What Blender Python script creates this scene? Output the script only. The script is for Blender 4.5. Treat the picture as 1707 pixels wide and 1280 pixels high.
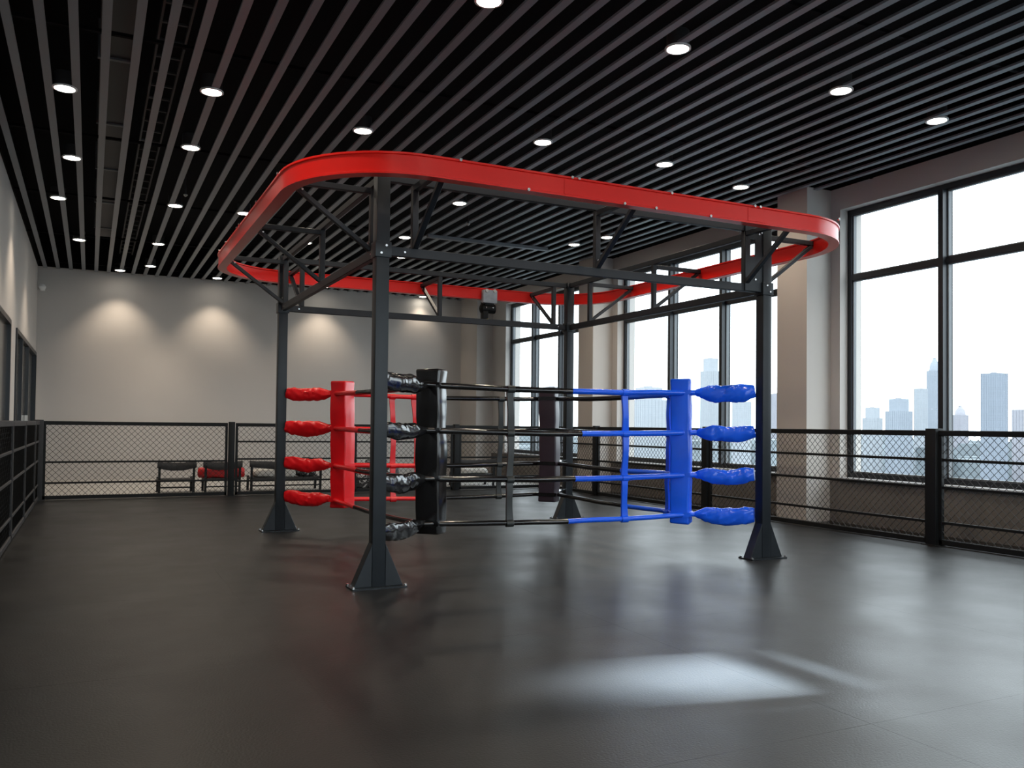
import bpy, bmesh, math, random
from mathutils import Vector, Matrix, noise

random.seed(7)
S = bpy.context.scene
for o in list(bpy.data.objects):
    bpy.data.objects.remove(o)
COL = S.collection

# ------------------------------------------------------------------ camera
CAM_F, CAM_PITCH, CAM_ROLL, CAM_YAW, CAM_SY, CAM_H = 1438.891, .0231, .0106, .4547, 36.6431, 1.25
fw = Vector((math.sin(CAM_YAW)*math.cos(CAM_PITCH), math.cos(CAM_YAW)*math.cos(CAM_PITCH), math.sin(CAM_PITCH)))
rt = Vector((math.cos(CAM_YAW), -math.sin(CAM_YAW), 0)); up = rt.cross(fw)
rr = rt*math.cos(CAM_ROLL)+up*math.sin(CAM_ROLL); uu = up*math.cos(CAM_ROLL)-rt*math.sin(CAM_ROLL)
cd = bpy.data.cameras.new('camera'); cam = bpy.data.objects.new('camera', cd); COL.objects.link(cam)
cam.matrix_world = Matrix(((rr.x, uu.x, -fw.x, 0), (rr.y, uu.y, -fw.y, 0), (rr.z, uu.z, -fw.z, CAM_H), (0, 0, 0, 1)))
cd.sensor_fit = 'HORIZONTAL'; cd.sensor_width = 36; cd.lens = 36*CAM_F/1707; cd.shift_y = CAM_SY/1707
cd.clip_start = .05; cd.clip_end = 4000
S.camera = cam

def on(px, py, ax, v):
    """point where the photo pixel's direction meets the plane axis ax = v"""
    a = (px-853.5)/CAM_F; b = (py-640-CAM_SY)/CAM_F
    d = fw+a*rr-b*uu
    c = Vector((0, 0, CAM_H)); t = (v-c[ax])/d[ax]
    return c+t*d

# ------------------------------------------------------------------ world, light, exposure
SKY, LAMP_W, LENS_E = 5.2, 88.0, 30.0
WARM = (1, .84, .66)
W = bpy.data.worlds.new('overcast_sky'); S.world = W; W.use_nodes = True
bg = W.node_tree.nodes['Background']; bg.inputs[0].default_value = (.86, .94, 1, 1); bg.inputs[1].default_value = SKY
S.view_settings.view_transform = 'Standard'; S.view_settings.look = 'None'
S.view_settings.exposure = 0; S.view_settings.gamma = 1; S.view_settings.use_curve_mapping = False
S.cycles.max_bounces = 8; S.cycles.sample_clamp_indirect = 6; S.cycles.use_denoising = True

# added unseen spot lamp that lays the bright floor patch through an unseen high pane
gl = bpy.data.lights.new('floor_patch_spot', 'SPOT'); gl.energy = 5.0e6; gl.color = (.78, .90, 1); gl.spot_size = math.radians(1.65); gl.spot_blend = 1; gl.shadow_soft_size = .22
go = bpy.data.objects.new('floor_patch_spot', gl); COL.objects.link(go)
gt = Vector((3.02, 3.46, 0)); gdir = Vector((6.12, -1.28, 3.34)).normalized()
go.location = gt+gdir*32; go.rotation_euler = gdir.to_track_quat('Z', 'Y').to_euler()

# ------------------------------------------------------------------ materials
MATS = {}
def mat(name, col, rough=.5, metal=0, spec=.5, bump=0, bscale=40, var=0, vscale=3, coat=0, rvar=0, stretch=None):
    m = bpy.data.materials.new(name); m.use_nodes = True; N = m.node_tree.nodes; L = m.node_tree.links
    b = N['Principled BSDF']
    b.inputs['Base Color'].default_value = (*col, 1); b.inputs['Roughness'].default_value = rough
    b.inputs['Metallic'].default_value = metal; b.inputs['Specular IOR Level'].default_value = spec
    b.inputs['Coat Weight'].default_value = coat; b.inputs['Coat Roughness'].default_value = .12
    tc = N.new('ShaderNodeTexCoord'); out = tc.outputs['Object']
    if stretch:
        mp = N.new('ShaderNodeMapping'); mp.inputs['Scale'].default_value = stretch
        L.new(out, mp.inputs[0]); out = mp.outputs[0]
    if var or rvar:
        n = N.new('ShaderNodeTexNoise'); n.inputs['Scale'].default_value = vscale; n.inputs['Detail'].default_value = 6
        L.new(out, n.inputs['Vector'])
        if var:
            r = N.new('ShaderNodeValToRGB'); r.color_ramp.elements[0].position = .3; r.color_ramp.elements[1].position = .7
            r.color_ramp.elements[0].color = (*[c*(1-var) for c in col], 1); r.color_ramp.elements[1].color = (*[min(1, c*(1+var)) for c in col], 1)
            L.new(n.outputs['Fac'], r.inputs[0]); L.new(r.outputs[0], b.inputs['Base Color'])
        if rvar:
            mr = N.new('ShaderNodeMapRange'); mr.inputs['From Min'].default_value = .3; mr.inputs['From Max'].default_value = .7
            mr.inputs['To Min'].default_value = rough-rvar; mr.inputs['To Max'].default_value = rough+rvar
            L.new(n.outputs['Fac'], mr.inputs[0]); L.new(mr.outputs[0], b.inputs['Roughness'])
    if bump:
        n2 = N.new('ShaderNodeTexNoise'); n2.inputs['Scale'].default_value = bscale; n2.inputs['Detail'].default_value = 4
        L.new(out, n2.inputs['Vector'])
        bp = N.new('ShaderNodeBump'); bp.inputs['Strength'].default_value = bump; bp.inputs['Distance'].default_value = .01
        L.new(n2.outputs['Fac'], bp.inputs['Height']); L.new(bp.outputs[0], b.inputs['Normal'])
    MATS[name] = m
    return m

mat('mat_floor', (.0065, .0067, .0072), .385, spec=.34, bump=.12, bscale=90, var=.10, vscale=1.3, rvar=.05)
mat('seam', (.016, .016, .017), .6)
mat('paint', (.52, .488, .462), .85, spec=.2, bump=.03, bscale=120, var=.03, vscale=.8)
mat('paint_column', (.50, .462, .43), .85, spec=.2, var=.03, vscale=.8)
mat('plenum', (.006, .006, .007), .9, spec=.1)
mat('slat', (.19, .205, .225), .45, spec=.5, var=.06, vscale=2, stretch=(1, .1, 1))
mat('duct', (.05, .05, .052), .55, .4)
mat('steel_dark', (.011, .015, .020), .38, .1, .38, bump=.02, bscale=60, var=.12, vscale=5)
mat('steel_beam', (.018, .021, .027), .50, .1, .35, var=.12, vscale=5)
mat('bolt', (.75, .75, .76), .25, 1)
mat('chrome', (.85, .86, .88), .12, 1)
mat('rail_red', (.92, .016, .010), .30, 0, .4, var=.05, vscale=2)
mat('vinyl_red', (.78, .008, .014), .26, 0, .5, bump=.05, bscale=14, var=.06, vscale=4)
mat('vinyl_blue', (.010, .12, .92), .20, 0, .5, bump=.05, bscale=14, var=.06, vscale=4)
mat('vinyl_black', (.008, .008, .009), .13, 0, .6, bump=.03, bscale=14, var=.1, vscale=4)
mat('vinyl_plum', (.030, .020, .030), .4, 0, .5, bump=.05, bscale=14, var=.1, vscale=4)
mat('strap_black', (.022, .026, .027), .45)
mat('fence_black', (.006, .007, .008), .55, 0, .25)
mat('fence_grey', (.026, .027, .030), .55, 0, .3)
mat('wire', (.022, .023, .025), .55, 0, .3)
mat('under_sill', (.15, .135, .122), .8, spec=.2, var=.05, vscale=1)
mat('outer_floor', (.36, .355, .345), .5, spec=.4, var=.05, vscale=1)
mat('frame_dark', (.020, .023, .028), .4, .2)
mat('frame_grey', (.14, .15, .16), .5, .2)
mat('sill', (.32, .32, .33), .6)
mat('dark_glass', (.07, .066, .062), .12, 0, .5)
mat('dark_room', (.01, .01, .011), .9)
mat('fabric_black', (.020, .020, .022), .75, bump=.2, bscale=60, var=.3, vscale=30)
mat('fabric_white', (.62, .61, .58), .8, bump=.2, bscale=30, var=.08, vscale=8)
mat('cushion_red', (.55, .012, .014), .5, bump=.15, bscale=20, var=.1, vscale=8)
mat('orange', (.75, .12, .03), .6, var=.05)
mat('white_plastic', (.75, .75, .74), .4, var=.02)
mat('grey_plastic', (.42, .47, .52), .4, var=.1, vscale=20)
mat('brass', (.75, .55, .15), .3, .8)
mat('trim_metal', (.5, .48, .45), .35, .6)

def m_camo():
    m = bpy.data.materials.new('camo_fabric'); m.use_nodes = True; N = m.node_tree.nodes; L = m.node_tree.links
    b = N['Principled BSDF']; b.inputs['Roughness'].default_value = .7
    tc = N.new('ShaderNodeTexCoord'); n = N.new('ShaderNodeTexVoronoi'); n.inputs['Scale'].default_value = 11
    n3 = N.new('ShaderNodeTexNoise'); n3.inputs['Scale'].default_value = 6
    L.new(tc.outputs['Object'], n3.inputs['Vector']); L.new(n3.outputs['Color'], n.inputs['Vector'])
    r = N.new('ShaderNodeValToRGB'); r.color_ramp.interpolation = 'CONSTANT'
    r.color_ramp.elements[0].color = (.02, .02, .022, 1); r.color_ramp.elements[1].position = .5; r.color_ramp.elements[1].color = (.05, .05, .055, 1)
    e = r.color_ramp.elements.new(.72); e.color = (.55, .55, .56, 1)
    L.new(n.outputs['Color'], r.inputs[0]); L.new(r.outputs[0], b.inputs['Base Color']); MATS['camo'] = m
m_camo()

def m_emit(name, col, s):
    m = bpy.data.materials.new(name); m.use_nodes = True; N = m.node_tree.nodes; L = m.node_tree.links
    N.remove(N['Principled BSDF']); e = N.new('ShaderNodeEmission'); e.inputs[0].default_value = (*col, 1); e.inputs[1].default_value = s
    L.new(e.outputs[0], N['Material Output'].inputs[0]); MATS[name] = m
m_emit('lens', (1, .93, .80), LENS_E)

def m_glass():
    m = bpy.data.materials.new('window_glass'); m.use_nodes = True; N = m.node_tree.nodes; L = m.node_tree.links
    N.remove(N['Principled BSDF']); t = N.new('ShaderNodeBsdfTransparent'); t.inputs[0].default_value = (.95, .97, .97, 1)
    g = N.new('ShaderNodeBsdfGlossy'); g.inputs['Roughness'].default_value = .02
    lw = N.new('ShaderNodeLayerWeight'); pw = N.new('ShaderNodeMath'); pw.operation = 'POWER'; pw.inputs[1].default_value = 5; L.new(lw.outputs['Facing'], pw.inputs[0])
    f = N.new('ShaderNodeMath'); f.operation = 'MULTIPLY_ADD'; f.inputs[1].default_value = .5; f.inputs[2].default_value = .03; L.new(pw.outputs[0], f.inputs[0])
    x = N.new('ShaderNodeMixShader'); L.new(f.outputs[0], x.inputs[0]); L.new(t.outputs[0], x.inputs[1]); L.new(g.outputs[0], x.inputs[2])
    L.new(x.outputs[0], N['Material Output'].inputs[0]); MATS['glass'] = m
m_glass()

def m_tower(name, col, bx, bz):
    """curtain-wall facade, distance haze put into its pale colour, with faint floor bands"""
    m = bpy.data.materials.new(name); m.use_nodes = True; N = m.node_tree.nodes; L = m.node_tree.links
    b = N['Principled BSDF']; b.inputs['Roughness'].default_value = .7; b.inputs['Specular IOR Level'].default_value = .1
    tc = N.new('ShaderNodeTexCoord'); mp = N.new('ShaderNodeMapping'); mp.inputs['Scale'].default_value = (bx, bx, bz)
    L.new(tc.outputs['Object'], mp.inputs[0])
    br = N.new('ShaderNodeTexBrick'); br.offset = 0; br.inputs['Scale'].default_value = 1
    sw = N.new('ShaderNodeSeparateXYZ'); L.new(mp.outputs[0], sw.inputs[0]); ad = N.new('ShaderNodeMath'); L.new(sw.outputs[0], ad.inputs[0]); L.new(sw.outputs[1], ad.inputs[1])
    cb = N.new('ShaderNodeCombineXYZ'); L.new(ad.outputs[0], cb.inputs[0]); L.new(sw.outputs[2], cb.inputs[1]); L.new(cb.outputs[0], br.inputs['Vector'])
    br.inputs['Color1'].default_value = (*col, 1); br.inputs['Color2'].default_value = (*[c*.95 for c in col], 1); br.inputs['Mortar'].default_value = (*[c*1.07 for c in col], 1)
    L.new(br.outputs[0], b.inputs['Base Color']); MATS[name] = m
m_tower('tower_blue', (.24, .265, .30), .25, .28)  # tower tones are paled to carry the distance haze
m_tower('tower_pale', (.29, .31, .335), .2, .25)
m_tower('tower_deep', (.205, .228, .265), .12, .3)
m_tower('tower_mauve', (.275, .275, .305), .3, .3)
mat('low_rise', (.22, .25, .27), .9, spec=.1, var=.5, vscale=.02)  # low city and ground: distance haze put into the base colours
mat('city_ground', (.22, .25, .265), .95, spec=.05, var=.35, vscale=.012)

# ------------------------------------------------------------------ mesh helpers
class MB:
    def __init__(s): s.v = []; s.f = []; s.smooth = False
    def box(s, x0, x1, y0, y1, z0, z1):
        i = len(s.v)
        s.v += [(x0, y0, z0), (x1, y0, z0), (x1, y1, z0), (x0, y1, z0), (x0, y0, z1), (x1, y0, z1), (x1, y1, z1), (x0, y1, z1)]
        s.f += [tuple(i+k for k in q) for q in ((0, 3, 2, 1), (4, 5, 6, 7), (0, 1, 5, 4), (1, 2, 6, 5), (2, 3, 7, 6), (3, 0, 4, 7))]
        return s
    def bar(s, a, b, w, h, upv=(0, 0, 1)):
        """rectangular bar from a to b, w across, h along upv"""
        a = Vector(a); b = Vector(b); d = (b-a).normalized(); u = Vector(upv)
        if abs(d.dot(u)) > .99: u = Vector((0, 1, 0))
        sd = d.cross(u).normalized(); u = sd.cross(d).normalized(); i = len(s.v)
        for p in (a, b):
            for q, r in ((-1, -1), (1, -1), (1, 1), (-1, 1)): s.v.append(tuple(p+sd*q*w/2+u*r*h/2))
        s.f += [tuple(i+k for k in q) for q in ((0, 1, 2, 3), (7, 6, 5, 4), (0, 4, 5, 1), (1, 5, 6, 2), (2, 6, 7, 3), (3, 7, 4, 0))]
        return s
    def tube(s, pts, rad, n=10, cap=True, ry=None):
        """tube along pts; rad number or list; ry = list of vertical scale"""
        pts = [Vector(p) for p in pts]; i0 = len(s.v); m = len(pts); s.smooth = True
        for k, p in enumerate(pts):
            d = (pts[min(k+1, m-1)]-pts[max(k-1, 0)]).normalized()
            u = Vector((0, 0, 1)) if abs(d.z) < .95 else Vector((0, 1, 0))
            sd = d.cross(u).normalized(); u2 = sd.cross(d).normalized()
            r = rad[k] if isinstance(rad, (list, tuple)) else rad; rv = r*(ry[k] if ry else 1)
            for j in range(n):
                t = 2*math.pi*j/n; s.v.append(tuple(p+sd*r*math.cos(t)+u2*rv*math.sin(t)))
        for k in range(m-1):
            for j in range(n):
                a = i0+k*n+j; b = i0+k*n+(j+1) % n; s.f.append((a, b, b+n, a+n))
        if cap:
            s.f.append(tuple(i0+j for j in range(n))[::-1]); s.f.append(tuple(i0+(m-1)*n+j for j in range(n)))
        return s
    def cyl(s, a, b, r, n=12): return s.tube([a, b], r, n)
    def build(s, name, m, parent=None, bevel=0, seg=2, loc=None, smooth=None):
        me = bpy.data.meshes.new(name); me.from_pydata(s.v, [], s.f)
        bm = bmesh.new(); bm.from_mesh(me); bmesh.ops.recalc_face_normals(bm, faces=bm.faces)
        if bevel: bmesh.ops.bevel(bm, geom=list(bm.edges), offset=bevel, segments=seg, affect='EDGES', profile=.6, clamp_overlap=True)
        bm.to_mesh(me); bm.free()
        me.materials.append(MATS[m])
        if smooth if smooth is not None else (s.smooth or bevel):
            me.polygons.foreach_set('use_smooth', [True]*len(me.polygons))
            me.set_sharp_from_angle(angle=math.radians(40))
        o = bpy.data.objects.new(name, me); COL.objects.link(o)
        if parent:
            o.parent = parent
            if parent.type == 'EMPTY' or parent.location.length:
                o.matrix_parent_inverse = PINV.get(parent.name, Matrix.Identity(4))
        if loc: o.location = loc
        return o
PINV = {}

def tag(o, label=None, cat=None, group=None, kind=None):
    if label: o['label'] = label
    if cat: o['category'] = cat
    if group: o['group'] = group
    if kind: o['kind'] = kind
    return o
def thing(name, loc, label=None, cat=None, group=None, kind=None):
    """Empty at the base; parts are given in world coordinates"""
    o = bpy.data.objects.new(name, None); COL.objects.link(o); o.location = loc; o.empty_display_size = .1
    PINV[o.name] = Matrix.Translation(loc).inverted()
    return tag(o, label, cat, group, kind)
def copy_part(src, parent, loc, name=None):
    c = src.copy(); COL.objects.link(c); c.parent = parent; c.location = loc
    return c

# ------------------------------------------------------------------ room
XL, XR, YB, YF, H = -1.05, 9.10, 20.78, -3.0, 4.5
HT = 5.3                                              # soffit above the slats
tag(MB().box(XL, XR+.4, YF, YB, -.2, -.012).build('floor', 'seam'), 'dark rubber mat floor', None, kind='structure')
FLOOR = bpy.data.objects['floor']
ys0 = on(1560, 1185, 2, 0).y                           # one seam that shows in the photo
TW, TD = 2.03, 2.0
xs = [XL+i*TW for i in range(5)]
k0 = int((ys0-YF)/TD)+1
mesh0 = None
for i in range(5):
    y = ys0-k0*TD
    while y < YB:
        a, b = max(y, YF), min(y+TD, 15.56)
        if b-a > .05:
            MB().box(XL+i*TW+.0003, XL+(i+1)*TW-.0003, a+.0003, b-.0003, -.012, 0).build('floor_mat', 'mat_floor', FLOOR)
        y += TD
MB().box(XL, XR, 15.5605, YB, -.012, 0).build('outer_floor', 'outer_floor', FLOOR)
tag(MB().box(XL-.3, XR+.4, YF-.3, YB+.3, HT, HT+.2).build('ceiling', 'plenum'), 'black ceiling with rows of dark grey slats', None, kind='structure')
CEIL = bpy.data.objects['ceiling']
sx = -.667-.243*1
proto = None
k = 0
while sx+k*.243 < XR-.05:
    x = sx+k*.243
    if x > XL+.06:
        if proto is None:
            proto = MB().box(-.036, .036, YF, YB-.02, 0, .022).build('ceiling_slat', 'slat', CEIL); proto.location = (x, 0, H)
        else: copy_part(proto, CEIL, (x, 0, H))
    k += 1
for nm_, b_ in (('a', (XR-.02, XR, YF, YB)), ('b', (XL, XL+.02, YF, YB)), ('c', (XL, XR, YB-.02, YB)), ('d', (XL, XR, YF, YF+.02))):
    MB().box(*b_, H+.03, HT).build('void_lining', 'plenum', CEIL)     # the void above the slats is painted black
for y in (-1, 2, 5, 8, 11, 14, 17, 20):               # carrier channels above the slats, hung from the soffit
    MB().box(XL, XR, y-.02, y+.02, H+.022, H+.05).build('carrier_channel', 'plenum', CEIL)

tag(MB().box(XL-.3, XR+.4, YB, YB+.3, -.2, HT).build('wall_back', 'paint'), kind='structure')
FW = [(-.6, 2.5), (3.0, 5.9), (6.4, 8.9)]          # unseen windows added behind the camera for frontal daylight
WZ0, WZ1 = .60, 4.23
fwm = MB().box(XL-.3, XR+.4, YF-.3, YF, -.2, WZ0).box(XL-.3, XR+.4, YF-.3, YF, WZ1, HT)
prev = XL-.3
for a, b in FW: fwm.box(prev, a, YF-.3, YF, WZ0, WZ1); prev = b
fwm.box(prev, XR+.4, YF-.3, YF, WZ0, WZ1)
tag(fwm.build('wall_front', 'paint'), kind='structure')
for n, (a, b) in enumerate(FW):
    t = thing(f'window_{n+5}', ((a+b)/2, YF-.15, WZ0), kind='structure')
    for z0, z1 in ((WZ0, WZ0+.07), (3.27, 3.34), (WZ1-.07, WZ1)): MB().box(a, b, YF-.2, YF-.11, z0, z1).build('frame_rail', 'frame_dark', t)
    for x in (a, (a+b)/2-.035, b-.07): MB().box(x, x+.07, YF-.19, YF-.12, WZ0, WZ1).build('mullion', 'frame_dark', t)
    for x0, x1 in ((a+.07, (a+b)/2-.035), ((a+b)/2+.035, b-.07)):
        for z0, z1 in ((WZ0+.07, 3.27), (3.34, WZ1-.07)): MB().box(x0, x1, YF-.16, YF-.15, z0, z1).build('pane', 'glass', t)

# left wall with a glazed partition and a doorway
LW = MB()
ZO = 2.68
OPEN = [(3.2, 14.15), (15.25, 20.6)]
LW.box(XL-.3, XL, YF, YB, ZO, HT)
prev = YF
for a, b in OPEN:
    LW.box(XL-.3, XL, prev, a, -.2, ZO); prev = b
LW.box(XL-.3, XL, prev, YB, -.2, ZO)
tag(LW.build('wall_left', 'paint'), kind='structure')
def partition(n, y0, y1, muls, door=None):
    t = thing(n, (XL, (y0+y1)/2, 0), kind='structure')
    fx0, fx1 = XL-.06, XL+.025
    MB().box(fx0, fx1, y0, y1, ZO-.07, ZO).build('frame_head', 'frame_dark', t)
    MB().box(fx0, fx1, y0, y1, 0, .06).build('frame_sill', 'frame_dark', t)
    for y in [y0]+muls+[y1-.07]:
        MB().box(fx0, fx1, y, y+.07, .06, ZO-.07).build('frame_post', 'frame_dark', t)
    edges = [y0+.07]+[v for m_ in muls for v in (m_, m_+.07)]+[y1-.07]
    for i in range(0, len(edges), 2):
        if door == i//2: continue
        MB().box(XL-.035, XL-.025, edges[i], edges[i+1], .06, ZO-.07).build('pane', 'dark_glass', t)
    return t
partition('window_4', 3.2, 14.15, [5.3, 7.5, 9.7, 11.9])
dr = partition('door_1', 15.25, 20.6, [16.45, 18.1], door=2)
MB().box(XL-.29, XL-.24, 18.2, 20.55, 0, ZO).build('doorway_dark', 'dark_room', dr)  # near-black sheet across the open doorway, standing for the dark beyond
MB().box(XL-.02, XL+.03, 18.0, 18.04, .95, 1.35).build('door_handle', 'trim_metal', dr)
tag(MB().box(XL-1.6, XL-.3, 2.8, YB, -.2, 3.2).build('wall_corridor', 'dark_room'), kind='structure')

# right wall: sill, head and piers around the windows
WZ0, WZ1 = .60, 4.23
WINS = [(-1.7, 2.6, 3), (4.05, 8.53, 3), (9.70, 14.02, 3), (15.15, 19.0, 3)]
RW = MB()
MB().box(XR-.012, XR, YF, YB, 0, WZ0-.03).build('trim_1', 'under_sill')['kind'] = 'structure'  # darker taupe strip over the wall below the window sills
RW.box(XR, XR+.4, YF, YB, -.2, WZ0).box(XR, XR+.4, YF, YB, WZ1, HT)
prev = YF
for a, b, _ in WINS:
    RW.box(XR, XR+.4, prev, a, WZ0, WZ1); prev = b
RW.box(XR, XR+.4, prev, YB, WZ0, WZ1)
rw = tag(RW.build('wall_right', 'paint'), kind='structure')
for a, b in ((3.05, 3.6), (8.69, 9.25), (14.2, 14.75), (19.75, YB)):
    MB().box(8.66, XR, a, b, -.01, H+.03).build('column', 'paint_column', rw)
for n, (a, b, k) in enumerate(WINS):
    t = thing(f'window_{n}', (9.30, (a+b)/2, WZ0), kind='structure')
    x0, x1 = 9.24, 9.33; fwid = .07
    MB().box(x0, x1, a, b, WZ1-fwid, WZ1).build('frame_head', 'frame_dark', t)
    MB().box(x0, x1, a, b, WZ0, WZ0+fwid).build('frame_sill', 'frame_dark', t)
    MB().box(XR-.05, x0, a, b, WZ0-.025, WZ0+.005).build('window_sill', 'sill', t, bevel=.006, seg=1)
    for y in (a, b-fwid): MB().box(x0, x1, y, y+fwid, WZ0+fwid, WZ1-fwid).build('frame_jamb', 'frame_dark', t)
    ml = {1: [5.58, 7.02], 2: [11.06, 12.45], 3: [16.45, 17.72], 0: [-.3, 1.72]}[n]  # unseen first window: mullion placed to narrow the floor patch beam
    ed = [a+fwid]+[v for y in ml for v in (y, y+.07)]+[b-fwid]
    for y in ml: MB().box(x0-.06, x1+.03, y, y+.07, WZ0+fwid, WZ1-fwid).build('mullion', 'frame_dark', t)
    TZ = 3.27
    for i in range(0, len(ed), 2):
        MB().box(x0, x1, ed[i], ed[i+1], TZ, TZ+.07).build('transom', 'frame_dark', t)
        for z0, z1 in ((WZ0+fwid, TZ), (TZ+.07, WZ1-fwid)):
            p = MB().box(9.285, 9.295, ed[i], ed[i+1], z0, z1).build('pane', 'glass', t)
            bd = MB(); q = .018
            bd.box(x0+.02, x1-.02, ed[i], ed[i]+q, z0, z1).box(x0+.02, x1-.02, ed[i+1]-q, ed[i+1], z0, z1)
            bd.box(x0+.02, x1-.02, ed[i], ed[i+1], z0, z0+q).box(x0+.02, x1-.02, ed[i], ed[i+1], z1-q, z1)
            bd.build('glazing_bead', 'frame_grey', p)

MB().box(9.26, 9.30, 1.79, 2.53, WZ0+.07, 3.20).build('beam_mask', 'frame_grey', bpy.data.objects['window_0'])  # unseen panel added to cut the floor patch beam, leaving a slit

# ------------------------------------------------------------------ ring frame
NX, NY, RA, RB = 2.006, 6.444, 3.856, 3.803
X0, X1, Y0, Y1 = NX, NX+RA, NY, NY+RB
ZL, ZU, ZR0, ZR1, OF = 2.60, 3.20, 3.003, 3.157, .70
PW = .105
FR = thing('boxing_ring_frame', ((X0+X1)/2, (Y0+Y1)/2, 0), 'dark steel four-post boxing ring frame carrying an overhead red track', 'ring frame')
def bolts(parent, pts, nrm, r=.011, l=.012):
    for p in pts:
        p = Vector(p); nn = Vector(nrm).normalized()
        MB().cyl(p, p+nn*l, r, 6).build('bolt', 'bolt', parent)
for cx, cy, sx_, sy_ in ((X0, Y0, 1, 1), (X1, Y0, -1, 1), (X0, Y1, 1, -1), (X1, Y1, -1, -1)):
    p = MB().box(cx-PW/2, cx+PW/2, cy-PW/2, cy+PW/2, .012, ZU+.01).build('post', 'steel_dark', FR, bevel=.006)
    MB().box(cx-.215, cx+.215, cy-.10, cy+.10, 0, .012).build('base_plate', 'steel_dark', p)
    for dx, dy in ((1, 0), (-1, 0)):
        g = MB(); th = .012
        a = Vector((cx+dx*PW/2, cy+dy*PW/2, 0)); d = Vector((dx, dy, 0)); s_ = Vector((-dy, dx, 0))
        # each side of the foot is a boxed triangular gusset, wide at the floor
        w0, w1 = PW/2, PW/2*.95
        tri = [a+Vector((0, 0, .012)), a+d*.145+Vector((0, 0, .012)), a+d*.135+Vector((0, 0, .03)), a+Vector((0, 0, .34))]
        i = len(g.v)
        for q in tri: g.v.append(tuple(q-s_*w0))
        for q in tri: g.v.append(tuple(q+s_*w1))
        g.f += [(0, 1, 2, 3), (7, 6, 5, 4), (0, 4, 5, 1), (1, 5, 6, 2), (2, 6, 7, 3), (3, 7, 4, 0)]
        g.build('gusset', 'steel_dark', p, bevel=.003, seg=1)
    bolts(p, [(cx+u*.205, cy+v*.08, .012) for u in (-1, 1) for v in (-1, 1)], (0, 0, 1), .012, .015)
    # cap collar where the beams meet the post
    MB().box(cx-PW/2-.012, cx+PW/2+.012, cy-PW/2-.012, cy+PW/2+.012, ZL-.06, ZL+.06).build('collar', 'steel_dark', p, bevel=.004)
    bolts(p, [(cx+sx_*.02, cy-PW/2-.012, ZL+.03), (cx-sx_*.02, cy-PW/2-.012, ZL-.03)], (0, -1, 0), .01, .01)
for z, w, h in ((ZL, .05, .075), (ZU-.03, .05, .06)):
    nm = 'lower_beam' if z == ZL else 'upper_beam'
    q = PW/2
    for a, b in (((X0+q, Y0), (X1-q, Y0)), ((X0+q, Y1), (X1-q, Y1)), ((X0, Y0+q), (X0, Y1-q)), ((X1, Y0+q), (X1, Y1-q))):
        bm_ = MB().bar((*a, z), (*b, z), w, h).build(nm, 'steel_beam', FR, bevel=.004, seg=1)
        d = (Vector(b)-Vector(a)).normalized(); nrm = Vector((d.y, -d.x, 0))
        if a[1] == b[1]: nrm = Vector((0, -1, 0))
        else: nrm = Vector((-1, 0, 0)) if a[0] == X0 else Vector((1, 0, 0))
        if z == ZL:
            for f_ in (.035, .965): bolts(bm_, [Vector((*a, z))+(Vector((*b, z))-Vector((*a, z)))*f_+nrm*w/2], nrm, .009, .008)
def bracket(bx, by, ox, oy):
    t = MB().box(bx-.025, bx+.025, by-.025, by+.025, ZL+.036, ZU-.06).build('bracket_upright', 'steel_beam', FR, bevel=.003, seg=1)
    o = Vector((ox, oy, 0)); p = Vector((bx, by, 0))
    z1 = ZR1-.04
    MB().bar(p+Vector((0, 0, z1))+o*.024, p+o*(OF-.038)+Vector((0, 0, z1)), .05, .045).build('bracket_arm', 'steel_beam', FR, bevel=.003, seg=1)
    dg = MB().bar(p+o*.02+Vector((0, 0, ZL+.045)), p+o*(OF-.07)+Vector((0, 0, z1-.03)), .045, .035).build('bracket_brace', 'steel_beam', FR, bevel=.003, seg=1)
    pl = MB(); sd = Vector((-oy, ox, 0))
    bolts(t, [p+o*.025+sd*.0+Vector((0, 0, ZL+.10))], o, .011, .01)
    bolts(dg, [p+o*(OF-.13)+sd*.024+Vector((0, 0, z1-.06))], sd, .009, .01)
for x in (X0+.27, 3.96, X1-.24): bracket(x, Y0, 0, -1)
for x in (X0+.22, 3.97, X1-.24): bracket(x, Y1, 0, 1)
for y in (Y0+.24, 8.36, Y1-.12): bracket(X0, y, -1, 0)
for y in (Y0+.02, 8.27, Y1-.55): bracket(X1, y, 1, 0)

cp = MB()
for bx0, bx1, z0, z1 in ((X1-.265, X1-.205, ZL-.03, ZU), (X1-.145, X1-.053, ZL-.03, ZU), (X1-.205, X1-.145, ZL-.03, 2.90), (X1-.205, X1-.145, 3.07, ZU)):
    cp.box(bx0, bx1, Y0-.040, Y0-.030, z0, z1)
cp = cp.build('corner_plate', 'steel_dark', FR)
bolts(cp, [(X1-.10, Y0-.040, 3.12), (X1-.07, Y0-.040, 3.14), (X1-.145, Y0-.040, 2.68)], (0, -1, 0), .010, .010)

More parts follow.
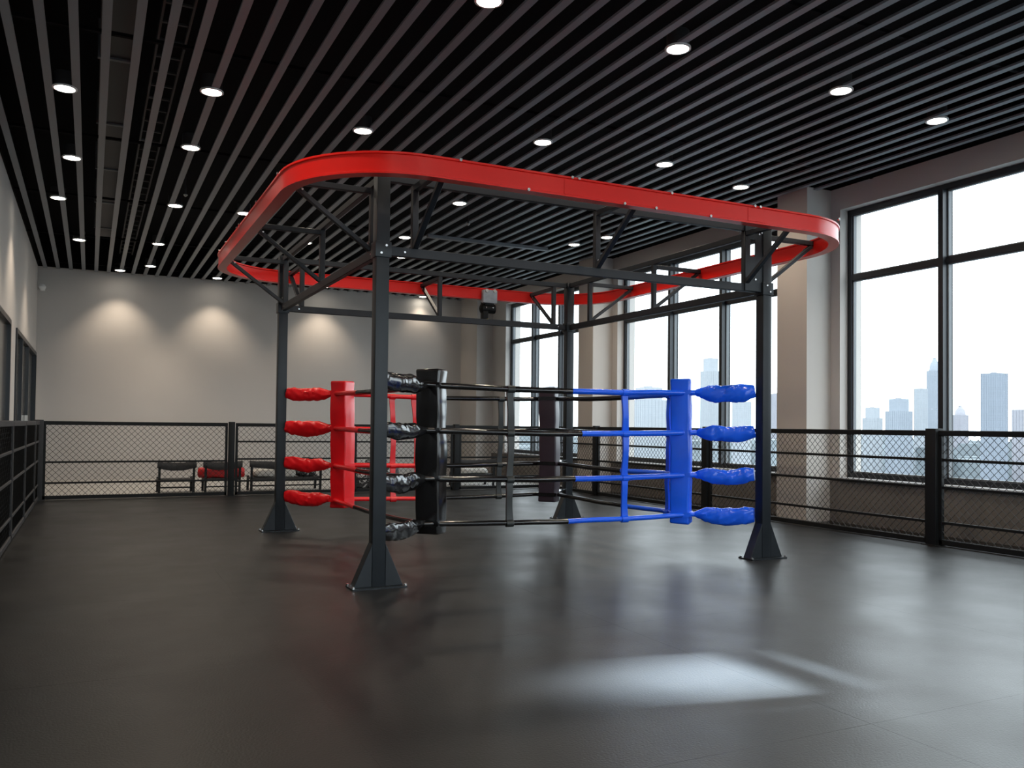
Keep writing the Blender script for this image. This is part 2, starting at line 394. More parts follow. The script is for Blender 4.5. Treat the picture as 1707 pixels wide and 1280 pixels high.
# red track: rounded rectangle swept with an I-beam section
def rail_path(off, rad, n=14):
    x0, x1, y0, y1 = X0-off, X1+off, Y0-off, Y1+off
    P = []
    for cx, cy, a0 in ((x0+rad, y0+rad, 180), (x1-rad, y0+rad, 270), (x1-rad, y1-rad, 0), (x0+rad, y1-rad, 90)):
        for i in range(n+1):
            t = math.radians(a0+90*i/n); P.append((Vector((cx+rad*math.cos(t), cy+rad*math.sin(t), 0)), Vector((math.cos(t), math.sin(t), 0))))
    return P
RP = rail_path(OF, .85)
prof = [(.048, ZR0), (.048, ZR0+.014), (.040, ZR0+.018), (.040, ZR1-.018), (.052, ZR1-.014), (.052, ZR1),
        (-.052, ZR1), (-.052, ZR1-.014), (-.040, ZR1-.018), (-.040, ZR0+.018), (-.048, ZR0+.014), (-.048, ZR0)]
tr = MB(); npf = len(prof)
for p, n_ in RP:
    for o_, z in prof: tr.v.append((p.x+n_.x*o_, p.y+n_.y*o_, z))
for i in range(len(RP)):
    j = (i+1) % len(RP)
    for k in range(npf):
        l = (k+1) % npf; tr.f.append((i*npf+k, j*npf+k, j*npf+l, i*npf+l))
tr.smooth = True
RAIL = tr.build('track_rail', 'rail_red', FR)
RAIL['label'] = 'glossy red rounded overhead track rail'
def rail_bolt(p, nn): MB().cyl(Vector(p), Vector(p)+Vector(nn)*.014, .012, 8).build('bolt', 'bolt', RAIL)
yo = Y0-OF-.052
for x in (2.35, 4.2, 6.05): rail_bolt((x, yo, ZR1-.007), (0, -1, 0))
for x in (3.30, 5.1):
    MB().box(x-.09, x+.09, Y0-OF-.0435, Y0-OF-.039, ZR0+.02, ZR1-.02).build('splice_plate', 'rail_red', RAIL)
    for dx in (-.03, .03): rail_bolt((x+dx, yo, ZR1-.007), (0, -1, 0))
for x in (2.9, 3.75, 4.05, 4.6): rail_bolt((x, Y0-OF-.048, ZR0+.007), (0, -1, 0))
xo = X0-OF-.052
for y in (6.65, 7.6, 8.55, 8.7, 9.45, 9.95): rail_bolt((xo, y, ZR1-.007), (-1, 0, 0))
for x in (2.6, 2.9, 3.4): rail_bolt((x, Y1+OF-.048, ZR1-.007), (0, -1, 0))

# ------------------------------------------------------------------ corner pads, ropes, covers
RZ = (.395, .785, 1.205, 1.60)
CORN = {'near': (X0, Y0, 1, 1, .70, 'vinyl_black'), 'right': (X1, Y0, -1, 1, .555, 'vinyl_blue'),
        'back': (X1, Y1, -1, -1, .645, 'vinyl_plum'), 'left': (X0, Y1, 1, -1, .58, 'vinyl_red')}
PADL = {'near': 'glossy black vinyl corner pad laced with black sleeves', 'right': 'royal blue vinyl corner pad of the boxing ring',
        'back': 'dark plum corner pad with bare chrome turnbuckles', 'left': 'bright red vinyl corner pad of the boxing ring'}
NODE = {}
def crinkle(p, a, f, seed): return Vector((noise.noise(p*f+Vector((seed, 0, 0))), noise.noise(p*f+Vector((0, seed, 5))), noise.noise(p*f+Vector((9, 0, seed)))))*a
for ci, (key, (cx, cy, sx_, sy_, d, mt)) in enumerate(CORN.items()):
    c = Vector((cx+sx_*d, cy+sy_*d, 0)); dg = Vector((sx_, sy_, 0)).normalized(); sd = Vector((-dg.y, dg.x, 0))
    t = thing('corner_pad', (c.x, c.y, .30), PADL[key], 'corner pad', 'corner pads of the boxing ring')
    # padded body: subdivided rounded box with slight slump
    bm = bmesh.new(); bmesh.ops.create_cube(bm, size=1)
    bmesh.ops.scale(bm, verts=bm.verts, vec=(.225, .195, 1.44))
    bmesh.ops.bevel(bm, geom=[e for e in bm.edges], offset=.022, segments=3, affect='EDGES', profile=.6)
    zs = [-.6+i*.1 for i in range(13)]
    for z in zs: bmesh.ops.bisect_plane(bm, geom=bm.verts[:]+bm.edges[:]+bm.faces[:], plane_co=(0, 0, z), plane_no=(0, 0, 1))
    for v in bm.verts:
        z = v.co.z
        pin = max(0, 1-min(abs(z+1.02-r) for r in RZ)/.07)          # pulled in where the ropes lash it
        v.co.x *= 1-.07*pin; v.co.y *= 1-.05*pin
        v.co += crinkle(v.co, .010, 4, ci*3.1)
        v.co.x += .012*math.sin(z*2.1+ci)-.02*z*(.6 if key in ('right', 'near') else .3)
    me = bpy.data.meshes.new('pad_body'); bm.to_mesh(me); bm.free(); me.materials.append(MATS[mt])
    me.polygons.foreach_set('use_smooth', [True]*len(me.polygons)); me.set_sharp_from_angle(angle=math.radians(50))
    o = bpy.data.objects.new('pad_body', me); COL.objects.link(o); o.parent = t
    o.location = (0, 0, .72); o.rotation_euler = (0, 0, math.atan2(sd.y, sd.x))
    nd = c-dg*.14; NODE[key] = nd
    for z in RZ:      # lashing strap round the pad at each rope
        s_ = MB(); hw, ht = .113, .099
        loop = [c+sd*a*hw+dg*b*ht for a, b in ((-1, -1), (1, -1), (1, 1), (-1, 1))]
        for i in range(4):
            s_.bar(loop[i]+Vector((0, 0, z)), loop[(i+1) % 4]+Vector((0, 0, z)), .006, .045)
        s_.build('lashing_strap', 'vinyl_black' if key in ('near', 'back') else mt, t)
    post_in = Vector((cx, cy, 0))+dg*(PW*.62)
    for zi, z in enumerate(RZ):
        a = post_in+Vector((0, 0, z+.01)); b = nd+Vector((0, 0, z))
        if key == 'back':
            tb = MB(); n_ = 9; L_ = b-a
            tb.tube([a+L_*.0, a+L_*.25], .010, 8).tube([a+L_*.25, a+L_*.27, a+L_*.68, a+L_*.7], [.01, .022, .022, .01], 10).tube([a+L_*.7, a+L_*1.0], .010, 8)
            tb.build('turnbuckle', 'chrome', t)
            continue
        cv = MB(); n_ = 40; L_ = b-a; pts = []; rad = []; ry = []
        fat = (.070 if key != 'near' else .062)*(1+.12*math.sin(zi*2.3+ci))
        for i in range(n_+1):
            f_ = i/n_; prof_ = (.7+.3*min(1, f_/.15)) if f_ < .76 else 1-.5*((f_-.76)/.24)**1.8
            pts.append(a+L_*(.02+.98*f_)+Vector((0, 0, -.018*math.sin(f_*math.pi)+.006*math.sin(f_*9+zi))))
            rad.append(fat*.40*prof_+.008); ry.append(2.2 if f_ < .7 else 2.2-.9*(f_-.7)/.3)
        cv.tube(pts, rad, 24, True, ry)
        cv.v = [tuple(Vector(v)+crinkle(Vector(v), .014 if key != 'near' else .011, 6, zi*1.7+ci*5)+crinkle(Vector((v[0], v[1], v[2]*.4)), .006 if key != 'near' else .003, 20, zi+ci)) for v in cv.v]
        ax = (b-a).normalized(); side = ax.cross(Vector((0, 0, 1)))
        def fold(v):                                   # slanting creases of loose vinyl
            v = Vector(v); w_ = v-a; u = w_.dot(ax); h_ = w_.z
            r1 = 1-abs(noise.noise(Vector((u*9+h_*14, h_*5-u*3, ci*7+zi*3.3))))*2
            return v+side*((.004 if key == 'near' else .011)*max(0, r1)**3*(1 if w_.dot(side) > 0 else -1))+Vector((0, 0, .006*max(0, r1)**3))
        cv.v = [tuple(fold(v)) for v in cv.v]
        cv.build('turnbuckle_cover', mt, t)
SIDES = [('near', 'right', .52, 'vinyl_black', 'vinyl_blue'), ('right', 'back', .45, 'vinyl_blue', 'vinyl_black'),
         ('back', 'left', .58, 'vinyl_black', 'vinyl_red'), ('left', 'near', .34, 'vinyl_red', 'vinyl_black')]
RL = ('lowest ring rope', 'second ring rope from the floor', 'third ring rope from the floor', 'topmost ring rope')
for zi, z in enumerate(RZ):
    t = thing('ring_rope', ((X0+X1)/2, (Y0+Y1)/2, z), RL[zi]+' in black, blue and red sleeves', 'ring rope', 'ropes of the boxing ring')
    for a, b, f_, m0, m1 in SIDES:
        A = NODE[a]+Vector((0, 0, z)); B = NODE[b]+Vector((0, 0, z)); n_ = 16
        def rp(u):
            return A+(B-A)*u+Vector((0, 0, -.022*math.sin(u*math.pi)+.004*noise.noise(Vector((u*9, zi, A.x)))))
        ff = f_+.012*((zi*37) % 5-2)
        for u0, u1, m in ((0, ff, m0), (ff, 1, m1)):
            pts = [rp(u0+(u1-u0)*i/n_) for i in range(n_+1)]
            rr_ = .027 if zi else .024
            s_ = MB().tube(pts, [rr_*(1+.04*noise.noise(p*6)) for p in pts], 12).build('rope_sleeve', m, t)
            s_['label'] = {'vinyl_black': 'black', 'vinyl_blue': 'blue', 'vinyl_red': 'red'}[m]+' vinyl rope sleeve'
def spacer(p, d, m, lean, label, w=.068):
    """vertical webbing strap looped round all four ropes"""
    p = Vector(p); d = Vector(d).normalized(); n_ = Vector((-d.y, d.x, 0))
    t = thing('rope_spacer', (p.x, p.y, RZ[0]), label, 'rope spacer', 'upright spacers between the ring ropes')
    for i in range(3):
        s_ = MB(); K = 8
        for k in range(K+1):
            f_ = k/K; z = RZ[i]+(RZ[i+1]-RZ[i])*f_-.012
            ww = w*(1-.18*math.sin(f_*math.pi)); c = p+d*(lean*(z-1)+.006*math.sin(z*7))+n_*.006*math.sin(f_*6+i)
            for q, r in ((-1, -1), (1, -1), (1, 1), (-1, 1)): s_.v.append(tuple(c+d*q*ww/2+n_*r*.012+Vector((0, 0, z))))
            if k:
                o_ = 4*k
                for j in range(4): s_.f.append((o_-4+j, o_-4+(j+1) % 4, o_+(j+1) % 4, o_+j))
        s_.f += [(0, 1, 2, 3), (4*K+3, 4*K+2, 4*K+1, 4*K)]; s_.smooth = True
        s_.build('strap', m, t)
    for z in RZ:
        c = p+d*lean*(z-1)+Vector((0, 0, z-.02))
        MB().tube([c-d*w/2, c+d*w/2], .034, 12).build('rope_loop', m, t)
def along(a, b, val, ax):
    A, B = NODE[a], NODE[b]; u = (val-A[ax])/(B[ax]-A[ax]); return A+(B-A)*u
dNR = NODE['right']-NODE['near']; dLB = NODE['back']-NODE['left']; dBR = NODE['right']-NODE['back']
spacer(along('near', 'right', 3.41, 0), dNR, 'strap_black', .0, 'black webbing spacer strapped over the front ropes beside the black pad')
spacer(along('near', 'right', 4.60, 0), dNR, 'vinyl_blue', .0, 'blue webbing spacer strapped over the ropes beside the blue pad')
spacer(along('left', 'back', 3.21, 0), dLB, 'vinyl_red', -.02, 'red webbing spacer on the far ropes, next to the red pad')
spacer(along('left', 'back', 3.50, 0), dLB, 'vinyl_red', -.06, 'red webbing spacer on the far ropes, second from the red pad')
spacer(along('left', 'back', 4.59, 0), dLB, 'strap_black', .02, 'black webbing spacer on the far ropes beside the plum pad')
spacer(along('right', 'back', 7.33, 1), dBR, 'vinyl_blue', .02, 'dark blue webbing spacer on the window side ropes behind the blue pad', .06)

# hoist trolley on the far stretch of track
hx, hy = 4.94, Y1+OF
HO = thing('hoist_trolley', (hx, hy, ZR0), 'grey electric hoist trolley with a small yellow hook hanging from the red track', 'hoist')
MB().box(hx-.11, hx+.11, hy-.13, hy-.056, ZR0-.06, ZR1-.03).build('trolley_plate', 'grey_plastic', HO, bevel=.02)
for dx in (-.06, .06): MB().cyl((hx+dx, hy-.15, ZR1-.045), (hx+dx, hy-.128, ZR1-.045), .022, 12).build('wheel', 'white_plastic', HO)
MB().box(hx-.07, hx+.07, hy-.10, hy+.05, ZR0-.09, ZR0-.03).build('trolley_bridge', 'fence_black', HO, bevel=.008)
MB().tube([(hx-.12, hy-.04, ZR0-.13), (hx-.10, hy-.04, ZR0-.13), (hx+.10, hy-.04, ZR0-.13), (hx+.11, hy-.04, ZR0-.13)], [.03, .065, .065, .04], 16).build('motor', 'fence_black', HO)
MB().box(hx-.09, hx-.01, hy-.09, hy+.01, ZR0-.27, ZR0-.16).build('chain_box', 'fence_black', HO, bevel=.012)
bolts(HO, [(hx-.05, hy-.108, ZR0-.12), (hx+.05, hy-.108, ZR0-.12)], (0, -1, 0), .009, .008)
hk = MB(); hk.tube([(hx+.0, hy-.04, ZR0-.19), (hx+.0, hy-.04, ZR0-.29)], .006, 6)
hk.tube([(hx+.028*math.cos(t), hy-.04, ZR0-.32+.028*math.sin(t)) for t in [math.radians(90-a) for a in range(0, 290, 24)]], .009, 8)
hk.build('hook', 'brass', HO)

# ------------------------------------------------------------------ mesh fence
def wires(A, B, z0, z1, pitch, r):
    """diamond chain-link between posts A and B (floor points)"""
    A = Vector((*A, 0)); B = Vector((*B, 0)); Lw = (B-A).length; d = (B-A)/Lw; hh = z1-z0; mb = MB()
    n_ = Vector((-d.y, d.x, 0))
    for sgn in (1, -1):
        c = -hh if sgn > 0 else 0
        end = Lw if sgn > 0 else Lw+hh
        while c < end:
            # line: u = c + sgn*t , z = z0 + t
            t0, t1 = 0, hh
            if sgn > 0: t0 = max(t0, -c); t1 = min(t1, Lw-c)
            else: t0 = max(t0, c-Lw); t1 = min(t1, c)
            if t1-t0 > .01:
                p = A+d*(c+sgn*t0)+Vector((0, 0, z0+t0))+n_*r*sgn; q = A+d*(c+sgn*t1)+Vector((0, 0, z0+t1))+n_*r*sgn
                i = len(mb.v); dd = (q-p).normalized(); e1 = n_; e2 = dd.cross(e1)
                for P_ in (p, q):
                    for k in range(3):
                        a = 2*math.pi*k/3; mb.v.append(tuple(P_+e1*r*math.cos(a)+e2*r*math.sin(a)))
                for k in range(3): mb.f.append((i+k, i+(k+1) % 3, i+3+(k+1) % 3, i+3+k))
            c += pitch
    return mb
FH = 1.25
def fence_panel(A, B, rails, label, group, fm='fence_black', wm='wire', gap=.065, pitch=.088):
    A = Vector(A); B = Vector(B); d = (B-A).normalized(); a = A+d*gap; b = B-d*gap
    t = thing('mesh_fence', ((a.x+b.x)/2, (a.y+b.y)/2, 0), label, 'fence panel', group)
    e = d.to_3d()
    P = lambda p, z: Vector((p.x, p.y, z))
    MB().bar(P(a, FH-.03), P(b, FH-.03), .04, .06).build('top_rail', fm, t, bevel=.006, seg=1)
    MB().bar(P(a, .04), P(b, .04), .04, .06).build('bottom_rail', fm, t, bevel=.006, seg=1)
    for p in (a+d*.02, b-d*.02): MB().bar(P(p, .01), P(p, FH-.06), .04, .04, (d.x, d.y, 0)).build('upright', fm, t)
    for z in rails: MB().bar(P(a, z), P(b, z), .03, .03).build('mid_rail', fm, t, bevel=.004, seg=1)
    w_ = wires(a, b, .05, FH-.05, pitch, .0036).build('wire_mesh', wm, t); w_['kind'] = 'stuff'
    return t
def fence_post(p, label, group, fm='fence_black', s=.10):
    t = thing('fence_post', (p[0], p[1], 0), label, 'fence post', group)
    MB().box(p[0]-s/2, p[0]+s/2, p[1]-s/2, p[1]+s/2, .008, FH+.02).build('post_tube', fm, t, bevel=.006)
    MB().box(p[0]-s*.75, p[0]+s*.75, p[1]-s*.75, p[1]+s*.75, 0, .008).build('foot_plate', fm, t)
XF, YFB, XFL = 8.32, 15.48, -.72
R4 = (.93, .63, .25)
ry_ = [-1.5, 2.5, 6.47, 10.35, 13.5, YFB]
lab = ['black mesh window fence panel farthest from the back wall', 'black mesh fence panel below the window mullion and blue towers',
       'black mesh fence panel before the beige column by the blue pad post', 'black mesh fence panel seen behind the blue ropes',
       'short black mesh fence panel meeting the far corner by the windows']
for i in range(5): fence_panel((XF, ry_[i]), (XF, ry_[i+1]), R4, lab[i], 'mesh fence along the windows')
pl = ['black end post of the window fence farthest from the back wall', 'black fence post close under the nearest window', 'thick black fence post standing before the large window',
      'black fence post behind the blue corner pad sleeves', 'black fence post before the second column', 'black corner post where window fence meets back fence']
for i, y in enumerate(ry_): fence_post((XF, y), pl[i], 'posts of the window fence', s=.13 if i == 2 else .10)
bx_ = [XFL, 2.2, 4.3, 6.37, XF]
lab = ['black mesh fence panel before the two black and red low chairs', 'black mesh fence panel before the bench with white cushion',
       'black mesh fence panel behind the red pad and camouflage bag', 'black mesh fence panel at the back beside the corner column']
for i in range(4): fence_panel((bx_[i], YFB), (bx_[i+1], YFB), (.60, .27) if i == 0 else R4, lab[i], 'mesh fence along the back wall', pitch=.095)
pl = ['dark corner post joining the left fence and back fence', 'black fence post standing before the red cushioned chair', 'black fence post behind the red ropes', 'black fence post before the back corner column']
for i in range(4): fence_post((bx_[i], YFB), pl[i], 'posts of the back fence', 'fence_grey' if i == 0 else 'fence_black', .14 if i == 0 else .10)
ly_ = [4.0, 6.0, 8.1, 10.25, 12.25, 14.4, YFB]
lab = ['grey fence panel by the glazing, last but five from the corner', 'grey fence panel by the glazing, fifth from the corner', 'grey fence panel by the glazing, fourth from the corner',
       'grey fence panel by the dark glazing, third from the corner', 'grey fence panel by the white wall strip, second from the corner', 'narrow grey fence panel beside the corner post']
for i in range(6): fence_panel((XFL, ly_[i]), (XFL, ly_[i+1]), R4, lab[i], 'fence along the dark glazing', 'fence_grey', 'fence_black', .015, .09)

# ------------------------------------------------------------------ seats behind the back fence
def low_chair(x0, x1, y, label, cushion=None, backm='fabric_black', cat='chair', zb=.55):
    """low camp chair, its back turned to the ring"""
    w = x1-x0; t = thing('low_chair', ((x0+x1)/2, y, 0), label, cat, 'low seats behind the back fence')
    for x in (x0+.025, x1-.025):
        MB().bar((x, y+.22, 0), (x, y+.18, .27), .04, .04, (0, 1, 0)).build('front_leg', 'fence_black', t)
        MB().bar((x, y-.20, 0), (x, y-.24, zb-.02), .04, .04, (0, 1, 0)).build('rear_leg', 'fence_black', t)
        MB().bar((x, y-.22, .235), (x, y+.21, .235), .035, .035).build('side_rail', 'fence_black', t)
    MB().box(x0+.045, x1-.045, y-.19, y+.21, .195, .245).build('seat', 'fabric_black', t, bevel=.015)
    bk = MB(); n_ = 12; m_ = 6                      # slung fabric back, sagging in the middle
    for sd in (0, 1):
        for i in range(n_+1):
            u = i/n_; sag = .035*math.sin(u*math.pi)
            for j in range(m_+1):
                v = j/m_; z = zb+.01-.022*math.sin(u*math.pi)-v*(.115+.03*math.sin(u*math.pi)); r_ = .022*math.sin(v*math.pi)+.004
                bk.v.append((x0-.015+(w+.03)*u, y-.245+sag+(r_ if sd else -r_), z))
    q = (n_+1)*(m_+1)
    for i in range(n_):
        for j in range(m_):
            a_ = i*(m_+1)+j; bk.f.append((a_, a_+1, a_+m_+2, a_+m_+1)); bk.f.append((q+a_+m_+1, q+a_+m_+2, q+a_+1, q+a_))
    for i in range(n_):
        for j in (0, m_): a_ = i*(m_+1)+j; bk.f.append((a_, a_+m_+1, q+a_+m_+1, q+a_))
    for j in range(m_):
        for i in (0, n_): a_ = i*(m_+1)+j; bk.f.append((a_, a_+1, q+a_+1, q+a_))
    bk.v = [tuple(Vector(v)+crinkle(Vector(v), .010, 9, x0)) for v in bk.v]; bk.smooth = True
    bk.build('backrest', backm, t)
    MB().bar((x0+.03, y-.205, .10), (x1-.03, y-.205, .10), .025, .025).build('stretcher', 'fence_black', t)
    return t
CY = 16.55
low_chair(1.09, 1.71, CY, 'empty black low chair with fabric back behind the fence')
low_chair(1.86, 2.50, CY, 'black low chair carrying a red roll cushion')
def cushion(name, x0, x1, y, z0, z1, m, label, cat, dep=.34, amp=.02):
    bm = bmesh.new(); bmesh.ops.create_cube(bm, size=1); bmesh.ops.scale(bm, verts=bm.verts, vec=(x1-x0, dep, z1-z0))
    bmesh.ops.subdivide_edges(bm, edges=bm.edges[:], cuts=5, use_grid_fill=True)
    for v in bm.verts:
        c = v.co; hx_, hy_, hz_ = (x1-x0)/2, dep/2, (z1-z0)/2
        q = Vector((c.x/hx_, c.y/hy_, c.z/hz_)); k = (abs(q.x)**5+abs(q.y)**3+abs(q.z)**3)
        m_ = 1/max(1, k)**.22
        c.x *= .5+.5*m_; c.y *= m_; c.z *= m_; c += crinkle(c+Vector((x0, 0, 0)), amp, 7, x0)
    me = bpy.data.meshes.new(name); bm.to_mesh(me); bm.free(); me.materials.append(MATS[m]); me.polygons.foreach_set('use_smooth', [True]*len(me.polygons))
    o = bpy.data.objects.new(name, me); COL.objects.link(o); o.location = ((x0+x1)/2, y, (z0+z1)/2)
    return tag(o, label, cat) if label else o
cushion('roll_cushion', 1.77, 2.60, CY+.03, .245, .45, 'cushion_red', 'shiny red roll cushion lying on the low black chair', 'cushion')
low_chair(2.66, 3.98, CY, 'wide black low bench with a white cushion behind the steel post', cat='bench')
cushion('seat_cushion', 2.74, 3.52, CY+.02, .245, .40, 'fabric_white', 'white seat cushion on the wide black bench', 'cushion')
b1 = cushion('gym_bag', 3.54, 3.92, CY+.02, .245, .56, 'camo', None, None, .32, .03)
g1 = thing('gym_bag', (3.73, CY+.02, .245), 'black and white patterned gym bag with orange patch on the bench', 'bag', 'patterned gym bags')
b1.name = 'bag_body'; b1.parent = g1; b1.matrix_parent_inverse = PINV[g1.name]
MB().box(3.66, 3.78, CY-.165, CY-.135, .455, .53).build('patch', 'orange', g1, bevel=.006)
MB().tube([(3.62, CY+.02, .53), (3.66, CY+.02, .60), (3.80, CY+.02, .60), (3.84, CY+.02, .53)], .012, 8).build('handle', 'fabric_black', g1)
b2 = cushion('gym_bag', 4.60, 5.55, CY, .0, .50, 'camo', None, None, .42, .04)
g2 = thing('gym_bag', (5.1, CY, 0), 'large black and white patterned bag on the floor behind the red pad', 'bag', 'patterned gym bags')
b2.name = 'bag_body'; b2.parent = g2; b2.matrix_parent_inverse = PINV[g2.name]
MB().tube([(4.85, CY, .47), (4.92, CY, .55), (5.22, CY, .55), (5.30, CY, .47)], .014, 8).build('handle', 'fabric_black', g2)
low_chair(6.75, 7.60, CY, 'black low bench with white cushion near the back corner column', cat='bench')
cushion('seat_cushion', 6.85, 7.50, CY+.02, .245, .36, 'fabric_white', 'white seat cushion on the bench near the corner column', 'cushion')

# ------------------------------------------------------------------ ceiling lights and fittings
def downlight(x, y, label, group='round ceiling downlights', w=1):
    t = thing('downlight', (x, y, H-.012), label, 'ceiling light', group)
    ring = MB(); n_ = 24; R0, R1 = .112, .094
    for r, z in ((R0, H+.0), (R0, H-.012), (R1, H-.014), (R1-.006, H+.004)):
        for j in range(n_): a = 2*math.pi*j/n_; ring.v.append((x+r*math.cos(a), y+r*math.sin(a), z))
    for k in range(3):
        for j in range(n_): ring.f.append((k*n_+j, k*n_+(j+1) % n_, (k+1)*n_+(j+1) % n_, (k+1)*n_+j))
    ring.smooth = True
    ring.build('trim_ring', 'white_plastic', t)
    ln = MB(); ln.v = [(x+.092*math.cos(2*math.pi*j/n_), y+.092*math.sin(2*math.pi*j/n_), H-.008) for j in range(n_)]; ln.f = [tuple(range(n_))]
    ln.build('lens', 'lens', t)
    MB().cyl((x, y, H+.0), (x, y, H+.14), .098, 16).build('housing', 'duct', t)
    ld = bpy.data.lights.new('lamp', 'SPOT'); ld.energy = LAMP_W*w*(1.35 if y > 19 or x < .2 else 1); ld.color = WARM; wash = y > 19 or x < .2; ld.spot_size = math.radians(96 if wash else 150); ld.spot_blend = .8 if wash else 1.0; ld.shadow_soft_size = .06
    lo = bpy.data.objects.new('lamp', ld); COL.objects.link(lo); lo.parent = t; lo.location = (0, 0, -.03)
PXL = [(815, 0), (1130, 80), (1402, 150), (1562, 200), (108, 146), (353, 152), (605, 217), (905, 236), (1108, 273), (1235, 311), (120, 262), (318, 245),
       (97, 329), (292, 342), (407, 355), (132, 399), (264, 406), (200, 450), (251, 443), (362, 463), (766, 338), (675, 395), (670, 428), (957, 407), (705, 494), (1012, 395), (510, 404)]
ROWS = ((.2, 'row along the left wall'), (1.6, 'second row from the left wall'), (3.6, 'third row from the left wall'), (5.6, 'row over the middle of the ring'), (7.0, 'second row from the windows'), (99, 'row nearest the windows'))
LP = [(on(*q, 2, H), q) for q in PXL]
LP.append((Vector((4.95, 20.25, H)), None))
def rowname(p): return next(n for x, n in ROWS if p.x < x)
ORD = ('first', 'second', 'third', 'fourth', 'fifth', 'sixth', 'seventh', 'eighth')
for p, q in LP:
    same = sorted([r.y for r, _ in LP if rowname(r) == rowname(p)], reverse=True)
    downlight(p.x, p.y, f'round warm white downlight, {rowname(p)}, {ORD[same.index(p.y)]} from the back wall', w=.3 if q == (705, 494) else 1)
for x, y in ((.9, 3.0), (2.65, 3.0), (4.4, 3.0), (6.2, 3.0), (7.8, 3.0), (.5, 5.9), (-.25, 5.9), (1.0, .2), (4.4, .2), (7.4, .2)):  # unseen downlights added to brighten the front of the ring
    downlight(x, y, 'unseen round warm white downlight, added near the front windows, away from the ring')

bp_ = on(712, 390, 2, H); bq_ = on(912, 413, 2, H)
tag(MB().box(5.1, 7.42, 13.75, 13.83, H-.06, H-.005).build('ceiling_batten', 'slat', None, bevel=.004, seg=1), 'pale grey batten crossing under the ceiling slats behind the ring', 'batten')
DT = thing('air_duct', (.17, 12, H+.2), 'dark air duct above the slats near the left wall', 'duct')
MB().box(.02, .34, 6, 18.0, H+.22, H+.55).build('duct_run', 'duct', DT)
for y in range(7, 18, 2): MB().box(.0, .36, y, y+.05, H+.20, H+.57).build('flange', 'frame_grey', DT)
for y in (8, 12, 16): MB().box(.17, .19, y, y+.02, H+.57, HT).build('hanger', 'duct', DT)
CT = thing('cable_tray', (.62, 11, H+.3), 'dark ladder cable tray above the slats beside the duct', 'cable tray')
for x in (.5, .74): MB().box(x-.01, x+.01, 4, 20, H+.3, H+.36).build('side_rail', 'duct', CT)
for i in range(40): MB().box(.5, .74, 4.2+i*.4, 4.23+i*.4, H+.31, H+.33).build('rung', 'duct', CT)
for y in (6, 12, 18): MB().box(.61, .63, y, y+.02, H+.33, HT).build('hanger', 'duct', CT)
for (x, y) in ((1.15, 12.9), (5.35, 12.6)):
    t = thing('sprinkler', (x, y, H-.05), 'small metal sprinkler head below the slats '+('on the glazing side of the ring' if x < 3 else 'behind the ring'), 'sprinkler')
    MB().cyl((x, y, H-.04), (x, y, HT), .012, 8).build('pipe', 'duct', t); MB().tube([(x, y, H-.04), (x, y, H-.05), (x, y, H-.07)], [.03, .03, .008], 12).build('head', 'trim_metal', t)
c_ = on(71, 480, 1, YB)
SC = thing('security_camera', (c_.x, YB, c_.z), 'small white dome security camera high in the back wall corner', 'camera')
MB().box(c_.x-.05, c_.x+.05, YB-.03, YB, c_.z-.06, c_.z+.06).build('wall_bracket', 'white_plastic', SC, bevel=.008)
MB().cyl((c_.x, YB-.03, c_.z), (c_.x, YB-.16, c_.z), .02, 10).build('arm', 'white_plastic', SC)
MB().tube([(c_.x, YB-.17, c_.z+.05), (c_.x, YB-.17, c_.z+.0), (c_.x, YB-.17, c_.z-.04), (c_.x, YB-.17, c_.z-.075)], [.05, .075, .06, .01], 16).build('dome', 'white_plastic', SC)

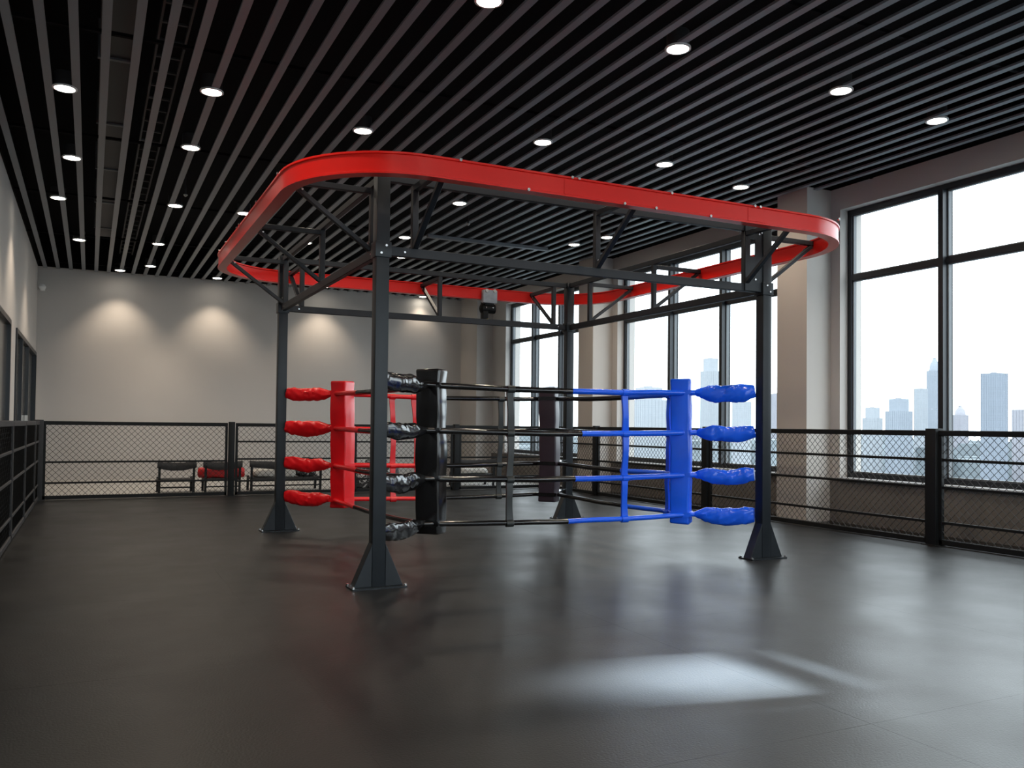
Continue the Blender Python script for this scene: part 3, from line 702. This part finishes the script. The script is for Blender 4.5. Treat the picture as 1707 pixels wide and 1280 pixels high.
# ------------------------------------------------------------------ city outside
GZ = -95
tag(MB().box(-3000, 3500, -3000, 3500, GZ-2, GZ).build('ground', 'city_ground'), 'hazy city ground far below the windows', None, kind='structure')
TW_ = []
def tower(az0, az1, el, dist, m, label, crown=None):
    a = math.radians((az0+az1)/2); w = dist*math.radians(az1-az0)*.78; cx, cy = dist*math.sin(a), dist*math.cos(a); zt = CAM_H+dist*math.tan(math.radians(el))
    TW_.append((cx, cy, w))
    t = thing('skyscraper', (cx, cy, GZ), label, 'building', 'skyline towers outside the windows')
    rot = math.radians(random.uniform(-6, 6))
    zb = zt-(zt-GZ)*.06 if crown else zt
    b = MB().box(-w/2, w/2, -w/2, w/2, 0, zb-GZ).build('tower_body', m); b.parent = t; b.rotation_euler.z = rot
    # projecting fins give the facade real relief
    f = MB(); n_ = 7
    for i in range(n_):
        u = -w/2+w*(i+.5)/n_
        for s_ in (-1, 1): f.box(u-w*.012, u+w*.012, s_*w/2-w*.012, s_*w/2+w*.012, 0, zb-GZ); f.box(s_*w/2-w*.012, s_*w/2+w*.012, u-w*.012, u+w*.012, 0, zb-GZ)
    f = f.build('facade_fins', m); f.parent = t; f.rotation_euler.z = rot; f['kind'] = 'stuff'
    if crown == 'step':
        c = MB().box(-w*.36, w*.36, -w*.36, w*.36, zb-GZ, zt-GZ).build('crown', m); c.parent = t; c.rotation_euler.z = rot
    elif crown == 'dome':
        c = MB().tube([(0, 0, zb-GZ), (0, 0, zb-GZ+(zt-zb)*.5), (0, 0, zt-GZ)], [w*.5, w*.42, w*.12], 16).build('crown', m); c.parent = t
    p = MB().box(-w*.15, w*.1, -w*.1, w*.12, zt-GZ-.1, zt-GZ+w*.06).build('plant_room', m); p.parent = t; p.rotation_euler.z = rot
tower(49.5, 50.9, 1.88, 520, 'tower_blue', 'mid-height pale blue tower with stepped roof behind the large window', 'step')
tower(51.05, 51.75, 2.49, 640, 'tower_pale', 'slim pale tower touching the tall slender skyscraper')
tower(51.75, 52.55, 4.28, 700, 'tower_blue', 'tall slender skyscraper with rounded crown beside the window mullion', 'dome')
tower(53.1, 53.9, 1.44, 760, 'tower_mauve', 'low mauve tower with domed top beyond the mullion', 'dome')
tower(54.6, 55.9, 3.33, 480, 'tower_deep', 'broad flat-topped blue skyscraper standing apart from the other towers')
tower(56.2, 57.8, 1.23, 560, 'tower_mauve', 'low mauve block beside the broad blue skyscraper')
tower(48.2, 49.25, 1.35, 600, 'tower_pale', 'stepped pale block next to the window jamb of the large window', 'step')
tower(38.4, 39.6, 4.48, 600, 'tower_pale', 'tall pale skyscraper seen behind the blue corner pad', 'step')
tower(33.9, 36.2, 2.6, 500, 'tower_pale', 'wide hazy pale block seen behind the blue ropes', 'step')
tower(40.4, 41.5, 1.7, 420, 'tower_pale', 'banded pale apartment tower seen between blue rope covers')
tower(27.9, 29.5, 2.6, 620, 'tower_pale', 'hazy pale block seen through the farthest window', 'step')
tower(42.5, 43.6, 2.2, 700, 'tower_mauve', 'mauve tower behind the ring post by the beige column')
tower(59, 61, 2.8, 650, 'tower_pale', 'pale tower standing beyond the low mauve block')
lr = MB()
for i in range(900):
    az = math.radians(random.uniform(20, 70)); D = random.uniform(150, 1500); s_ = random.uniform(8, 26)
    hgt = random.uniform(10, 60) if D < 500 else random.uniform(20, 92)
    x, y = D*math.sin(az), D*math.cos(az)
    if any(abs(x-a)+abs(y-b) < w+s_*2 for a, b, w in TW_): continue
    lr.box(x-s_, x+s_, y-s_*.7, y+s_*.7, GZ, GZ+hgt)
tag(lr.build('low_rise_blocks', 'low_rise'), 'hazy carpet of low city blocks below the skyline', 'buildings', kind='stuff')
